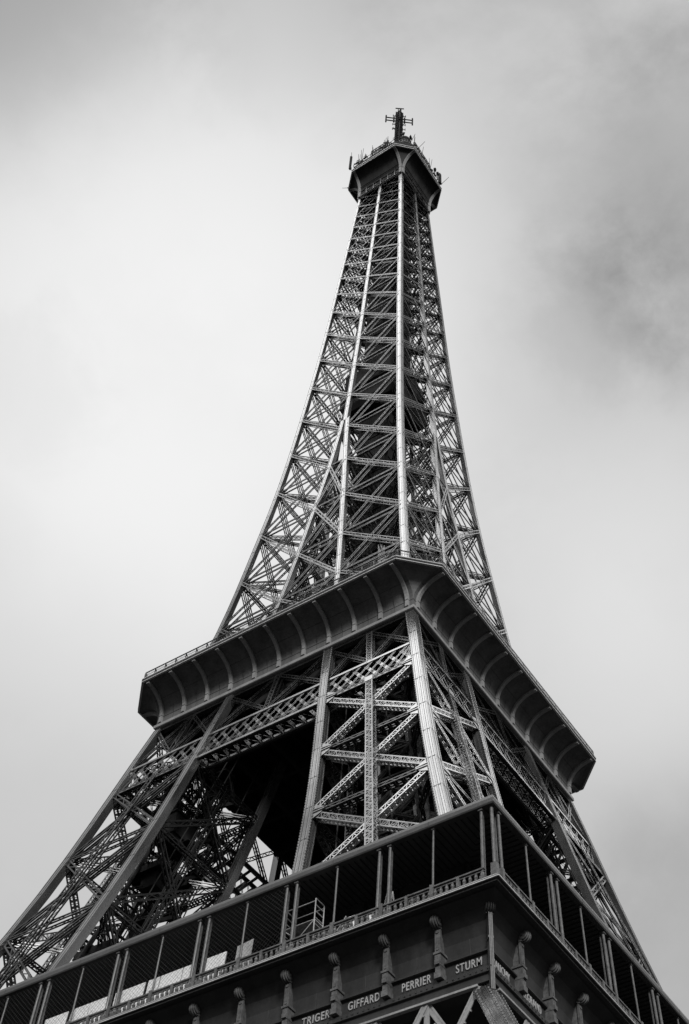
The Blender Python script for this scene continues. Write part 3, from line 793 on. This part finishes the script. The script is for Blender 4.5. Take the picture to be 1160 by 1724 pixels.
def console_mesh():
    mb = MB(); y = -K1
    mb.box(-.20, .20, y-.02, y+.14, 54.55, 56.5); mb.box(-.08, .08, y+.1, -F1+.1, 54.55, 56.5)   # shaft and web
    mb.box(-.29, .29, y-.10, -F1+.1, 54.40, 54.55); mb.box(-.21, .21, y-.04, -F1+.1, 53.6, 54.40)
    mb.box(-.25, .25, y-.06, -F1+.1, 52.75, 53.15); mb.box(-.19, .19, y, -F1+.1, 53.15, 53.6)
    mb.box(-.17, .17, y-.14, y-.02, 53.65, 53.95)
    mb.box(-.06, .06, y-.06, y-.02, 54.85, 55.8); mb.tube((0, y-.02, 56.0), (0, y-.08, 56.0), .12, 10); mb.tube((0, y-.02, 54.75), (0, y-.06, 54.75), .09, 10)
    return mb
def scroll_mesh():
    mb = MB(); c = V((0, -K1-.20, 56.62)); n = 20
    for (x0, x1, r_) in ((-.30, -.22, .34), (-.20, -.08, .42), (-.06, .06, .46), (.08, .20, .42), (.22, .30, .34)):
        ring = lambda x, r: [c+V((x, r*math.cos(2*math.pi*i/n), r*math.sin(2*math.pi*i/n))) for i in range(n)]
        mb.loft([ring(x0, r_*.82), ring(x0+.03, r_), ring(x1-.03, r_), ring(x1, r_*.82)])
    mb.box(-.22, .22, -K1-.3, -K1+.25, 56.5, 57.1); mb.box(-.24, .24, -K1-.12, -K1+.12, 56.2, 56.42)
    mb.tube((-.34, c.y, c.z), (.34, c.y, c.z), .10, 10)
    return mb
cons = console_mesh().build('console', M_CONS, tower); scr = scroll_mesh().build('scroll', M_CONS, cons)
first = True
for k in range(2):
    for i in range(1, 18 if k == 0 else 17):
        x = (1 if k == 0 else -1)*(K1-S1*i)
        if first: o = cons; first = False
        else:
            o = cons.copy(); COL.objects.link(o); o.parent = tower
            s2 = scr.copy(); COL.objects.link(s2); s2.parent = o
        o.rotation_euler = (0, 0, k*math.pi/2); o.location = Matrix.Rotation(k*math.pi/2, 3, 'Z') @ V((x, 0, 0))
# corner scroll set diagonally, over a fluted corner pilaster
s2 = scr.copy(); COL.objects.link(s2); s2.parent = fr
dd = F1+.36; s2.rotation_euler = (0, 0, math.pi/4); s2.location = V((dd, -dd, 0))-Matrix.Rotation(math.pi/4, 3, 'Z') @ V((0, -K1, 0))
mb = MB(); c_ = V((F1+.36, -F1-.36, 0)); t_ = V((1, 1, 0)).normalized(); o_ = V((1, -1, 0)).normalized()
mb.bar(c_+V((0, 0, 51.2)), c_+V((0, 0, 56.4)), .24, .4, o_)
for q in (-.09, 0, .09): mb.bar(c_+t_*q+o_*.22+V((0, 0, 50.9)), c_+t_*q+o_*.27+V((0, 0, 56.2)), .07, .08, o_)
mb.bar(c_+V((0, 0, 54.4)), c_+V((0, 0, 54.55)), .34, .5, o_)
mb.build('corner_pilaster', M_CONS, fr)
def lettering(word, xa, xb, k):
    cu = bpy.data.curves.new('lettering', 'FONT'); cu.body = word; cu.size = 1; cu.extrude = .03; cu.offset = .008
    cu.space_character = 1.18
    t = bpy.data.objects.new('tmp', cu); COL.objects.link(t)
    me = bpy.data.meshes.new_from_object(t.evaluated_get(bpy.context.evaluated_depsgraph_get()))
    bpy.data.objects.remove(t)
    xs_ = [v.co.x for v in me.vertices]; ys_ = [v.co.y for v in me.vertices]
    x0, x1, y0, y1 = min(xs_), max(xs_), min(ys_), max(ys_)
    for v in me.vertices:
        v.co = V((xa+(v.co.x-x0)/(x1-x0)*(xb-xa), -F1-.16-v.co.z, 53.02+(v.co.y-y0)/(y1-y0)*.58))
    me.materials.clear(); me.materials.append(M_LETTER)
    o = bpy.data.objects.new('name_lettering', me); COL.objects.link(o); o.parent = fr; o.rotation_euler = (0, 0, k*math.pi/2)
    tag(o, 'raised pale capitals reading '+word)
for w_, xa, xb in (('STURM', 31.62, 33.42), ('PERRIER', 27.75, 29.85), ('GIFFARD', 23.75, 26.1), ('TRIGER', 20.2, 22.35), ('CAIL', 16.7, 18.0)):
    lettering(w_, xa-.24, xb-.24, 0)
for w_, xa, xb in (('CAUCHY', -33.4, -31.3), ('BELGRAND', -29.95, -27.4), ('REGNAULT', -26.1, -23.6)):
    lettering(w_, xa, xb, 1)
# wire screens over the gallery openings
def screen(i, k):
    mb = MB(); x1 = 34.1-7.656*i; x0 = x1-7.2; z0, z1 = ZG+1.3, ZRF-.05; y = -YB+.02; st = .36
    H = z1-z0; q = x0-H
    while q < x1:
        for sgn in (1, -1):
            pts = []
            a, b = q, q+H
            ca, cb = max(a, x0), min(b, x1)
            if cb > ca:
                za, zb = z0+(ca-a), z0+(cb-a)
                if sgn < 0: za, zb = z1-(ca-a), z1-(cb-a)
                mb.bar(V((ca, y, za)), V((cb, y, zb)), .010, .010, (0, 1, 0), 0, False)
        q += st
    o = mb.build('wire_screen', M_WIRE, tower); o.rotation_euler = (0, 0, k*math.pi/2)
for i in range(2, 6): screen(i, 0)
# girder below the frieze and the lower pillars
def lower_girder(k):
    mb = MB(); z1, z0 = 51.68, ZF0-6.2; y = -33.72; n = 18; H = 32.9
    mb.bar(V((-H, y, z1)), V((H, y, z1)), .3, .14); mb.bar(V((-H, y, z0)), V((H, y, z0)), .6, .5)
    for i in range(n):
        xa = -H+i*2*H/n; xb = xa+2*H/n
        for (p, q, dy) in ((z0, z1, 0), (z1, z0, .16)):
            a, b = V((xa, y+dy, p)), V((xb, y+dy, q)); t = (b-a).normalized(); s_ = t.cross(V((0, 1, 0)))
            for e_ in (-.14, .14): mb.bar(a+s_*e_, b+s_*e_, .13, .07, (0, 1, 0))
            mb.bar(a, b, .2, .03, (0, 1, 0))
            for j in range(8):
                c = a.lerp(b, (j+1)/9); mb.bar(c+V((0, -.03, 0))-s_*.3-t*.05, c+V((0, -.03, 0))-s_*.3+t*.05, .1, .1, (0, 1, 0))
        mb.bar(V((xa, y+.1, z0)), V((xa, y+.1, z1)), .34, .12, (0, 1, 0))
    o = mb.build('frieze_girder', M_RIB, tower); o.rotation_euler = (0, 0, k*math.pi/2)
for k in range(4): lower_girder(k)
for k in range(4):
    mb = MB()
    for (s0, s1) in (((1, 1), 1), ((0, 1), 1), ((1, 0), 1), ((0, 0), 1)):
        rings = []
        for z in (3.0, 20, 40, ZF0+.2):
            Wz = 33.45+(52-z)*.56; Iz = Wz-(25-(z-3)*.19); h_ = .62 if z > 30 else .9
            cx = (Wz-h_ if s0[0] else Iz+h_); cyy = -(Wz-h_ if s0[1] else Iz+h_)
            rings.append([V((cx-h_, cyy-h_, z)), V((cx+h_, cyy-h_, z)), V((cx+h_, cyy+h_, z)), V((cx-h_, cyy+h_, z))])
        mb.loft(rings)
        for r0_, r1_ in zip(rings, rings[1:]):
            for (i, j, nn) in ((0, 1, V((0, -1, .3))), (1, 2, V((1, 0, .3)))):
                for t in (.12, .5, .88):
                    mb.bar(r0_[i].lerp(r0_[j], t), r1_[i].lerp(r1_[j], t), .16, .1, nn, 0, False)
                for t in (.3, .7): mb.bar(r0_[i].lerp(r0_[j], t)+nn*.005, r1_[i].lerp(r1_[j], t)+nn*.005, .04, .02, nn, 1, False)
    for z in [36+.33*t for t in range(47)]:
        Wz = 33.45+(52-z)*.56
        for (px, py, nn) in ((Wz-.2, -Wz-.02, (0, -1, 0)), (Wz-1.05, -Wz-.02, (0, -1, 0)), (Wz+.02, -Wz+.2, (1, 0, 0)), (Wz+.02, -Wz+1.05, (1, 0, 0))):
            p = V((px, py, z)); mb.bar(p-V((0, 0, .05)), p+V((0, 0, .05)), .1, .12, nn)
    o = mb.build('lower_pillar', [M_IRON_LIT, M_SEAM], tower); o.rotation_euler = (0, 0, k*math.pi/2)

# ------------------------------------------------------------------ loose things on the first gallery
spots = [(-3.6, -1.35), (-1.0, .75), (.82, 2.75), (3.2, 6.0), (6.3, 7.35), (7.45, 9.42), (9.5, 10.55), (11.6, 13.3)]
# board positions are along the gallery, just inside its balustrade
def board(xa, xb, lab):
    mb = MB(); z0 = ZG+.38; y = -34.55; h_ = 2.86; ln = .22
    mb.plate([V((xa, y, z0+.05)), V((xb, y, z0+.05)), V((xb, y+ln, z0+h_)), V((xa, y+ln, z0+h_))], (0, -1, 0), .04)
    mb.bar(V((xa, y+.05, z0)), V((xa, y+ln+.05, z0+h_)), .07, .06, (0, 1, 0), 1); mb.bar(V((xb, y+.05, z0)), V((xb, y+ln+.05, z0+h_)), .07, .06, (0, 1, 0), 1)
    o = mb.build('hoarding_board', [M_BOARD, M_WIRE]); tag(o, lab, 'board', 'white boards behind the first gallery balustrade')
ORD = ['leftmost white board behind the wire screen, low at the bottom edge', 'second white board from the left behind the balustrade', 'third white board from the left behind the balustrade',
       'fourth white board from the left, between the double columns', 'fifth white board from the left behind the balustrade', 'sixth white board from the left, just right of the gap', 'second white board from the right end of the row', 'white board at the right end of the row, beside a dark gap']
for (xa, xb), lab in zip(spots, ORD): board(xa, xb, lab)
mb = MB(); z0 = ZG+.38
mb.plate([V((14.35, -34.6, z0)), V((15.65, -34.6, z0)), V((15.75, -34.5, z0+2.9)), V((14.4, -34.5, z0+2.75))], (0, -1, 0), .05)
mb.bar(V((14.7, -34.5, z0)), V((14.8, -34.38, z0+2.5)), .08, .06)
tag(mb.build('grey_sheet', M_GREY), 'grey crooked sheet leaning on the gallery balustrade, right of the white boards', 'board')
# scaffold tower
sc = bpy.data.objects.new('scaffold_tower', None); COL.objects.link(sc); sc.location = (19.5, -33.9, z0)
tag(sc, 'small metal scaffold tower behind the double columns of the first gallery', 'scaffold')
mb = MB()
for x in (-1.3, 1.3):
    for y in (-.5, .5): mb.tube((x, y, 0), (x, y, 4.4), .045)
    for i in range(9): mb.tube((x, -.5, .4+i*.5), (x, .5, .4+i*.5), .035)
for z in (1.4, 2.7, 4.2):
    for y in (-.5, .5): mb.tube((-1.3, y, z), (1.3, y, z), .035)
mb.build('frame', M_GREY, sc)
mb = MB()
for y in (-.5, .5): mb.tube((-1.3, y, .4), (1.3, y, 2.7), .03); mb.tube((1.3, y, .4), (-1.3, y, 2.7), .03)
mb.build('diagonal', M_GREY, sc)
mb = MB(); mb.box(-1.3, 1.3, -.45, .45, 2.72, 2.78); mb.build('platform', M_GREY, sc)
# step ladder
st = bpy.data.objects.new('step_ladder', None); COL.objects.link(st); st.location = (26.6, -34.0, z0)
tag(st, 'open step ladder standing between the double columns right of the scaffold', 'ladder')
for s_, nm in ((1, 'front_frame'), (-1, 'rear_frame')):
    mb = MB()
    for x in (-.28, .28): mb.bar(V((x, -s_*.6, 0)), V((x*.8, 0, 2.9)), .06, .05)
    for i in range(8 if s_ > 0 else 3): t = (i+1)/(9 if s_ > 0 else 4); mb.bar(V((-.28, -s_*.6*(1-t), 2.9*t)), V((.28, -s_*.6*(1-t), 2.9*t)), .1, .04)
    mb.build(nm, M_GREY, st)
# rolled sheet, planks, lamps
mb = MB(); mb.tube((23.9, -34.6, z0+1.35), (25.9, -34.6, z0+1.25), .22, 10); mb.bar(V((24.2, -34.6, z0)), V((24.2, -34.6, z0+1.2)), .2, .5); mb.bar(V((25.6, -34.6, z0)), V((25.6, -34.6, z0+1.15)), .2, .5)
tag(mb.build('rolled_sheet', M_BOARD), 'pale rolled sheet lying on trestles above the balustrade', 'roll')
mb = MB()
for i in range(4): mb.bar(V((22.2+.2*i, -34.5, z0+.05)), V((23.4+.15*i, -34.3, z0+2.0-.2*i)), .18, .05)
tag(mb.build('plank_stack', M_GREY), 'bundle of leaning planks beside the rolled sheet', 'planks')
def planter(x, lab, seed):
    rnd = random.Random(seed); root = bpy.data.objects.new('potted_plant', None); COL.objects.link(root); root.location = (x, -34.6, z0)
    tag(root, lab, 'plant', 'plants along the gallery balustrade')
    mb = MB(); ring = lambda r, z: [V((r*math.cos(i*math.pi/5), r*math.sin(i*math.pi/5), z)) for i in range(10)]
    mb.loft([ring(.25, 0), ring(.36, .6), ring(.4, .62), ring(.4, .7), ring(.3, .7)]); mb.build('pot', M_GREY, root)
    mb = MB()
    for i in range(70):
        a = rnd.random()*6.28; e = rnd.uniform(.2, 1.4); r_ = rnd.uniform(.2, .75); p = V((0, 0, .7)); q = p+V((math.cos(a)*math.cos(e), math.sin(a)*math.cos(e), math.sin(e)))*r_
        mb.bar(p.lerp(q, .4), q, .03, .01, w2=.14)
    mb.build('foliage', mat('leaf_%d' % seed, .25, .4), root)
planter(28.6, 'small potted plant on the gallery, second from the right corner columns', 3); planter(30.2, 'bushy potted plant on the gallery nearest the corner columns', 5)
planter(22.0, 'potted plant on the gallery beside the single thin column left of the planks', 8)
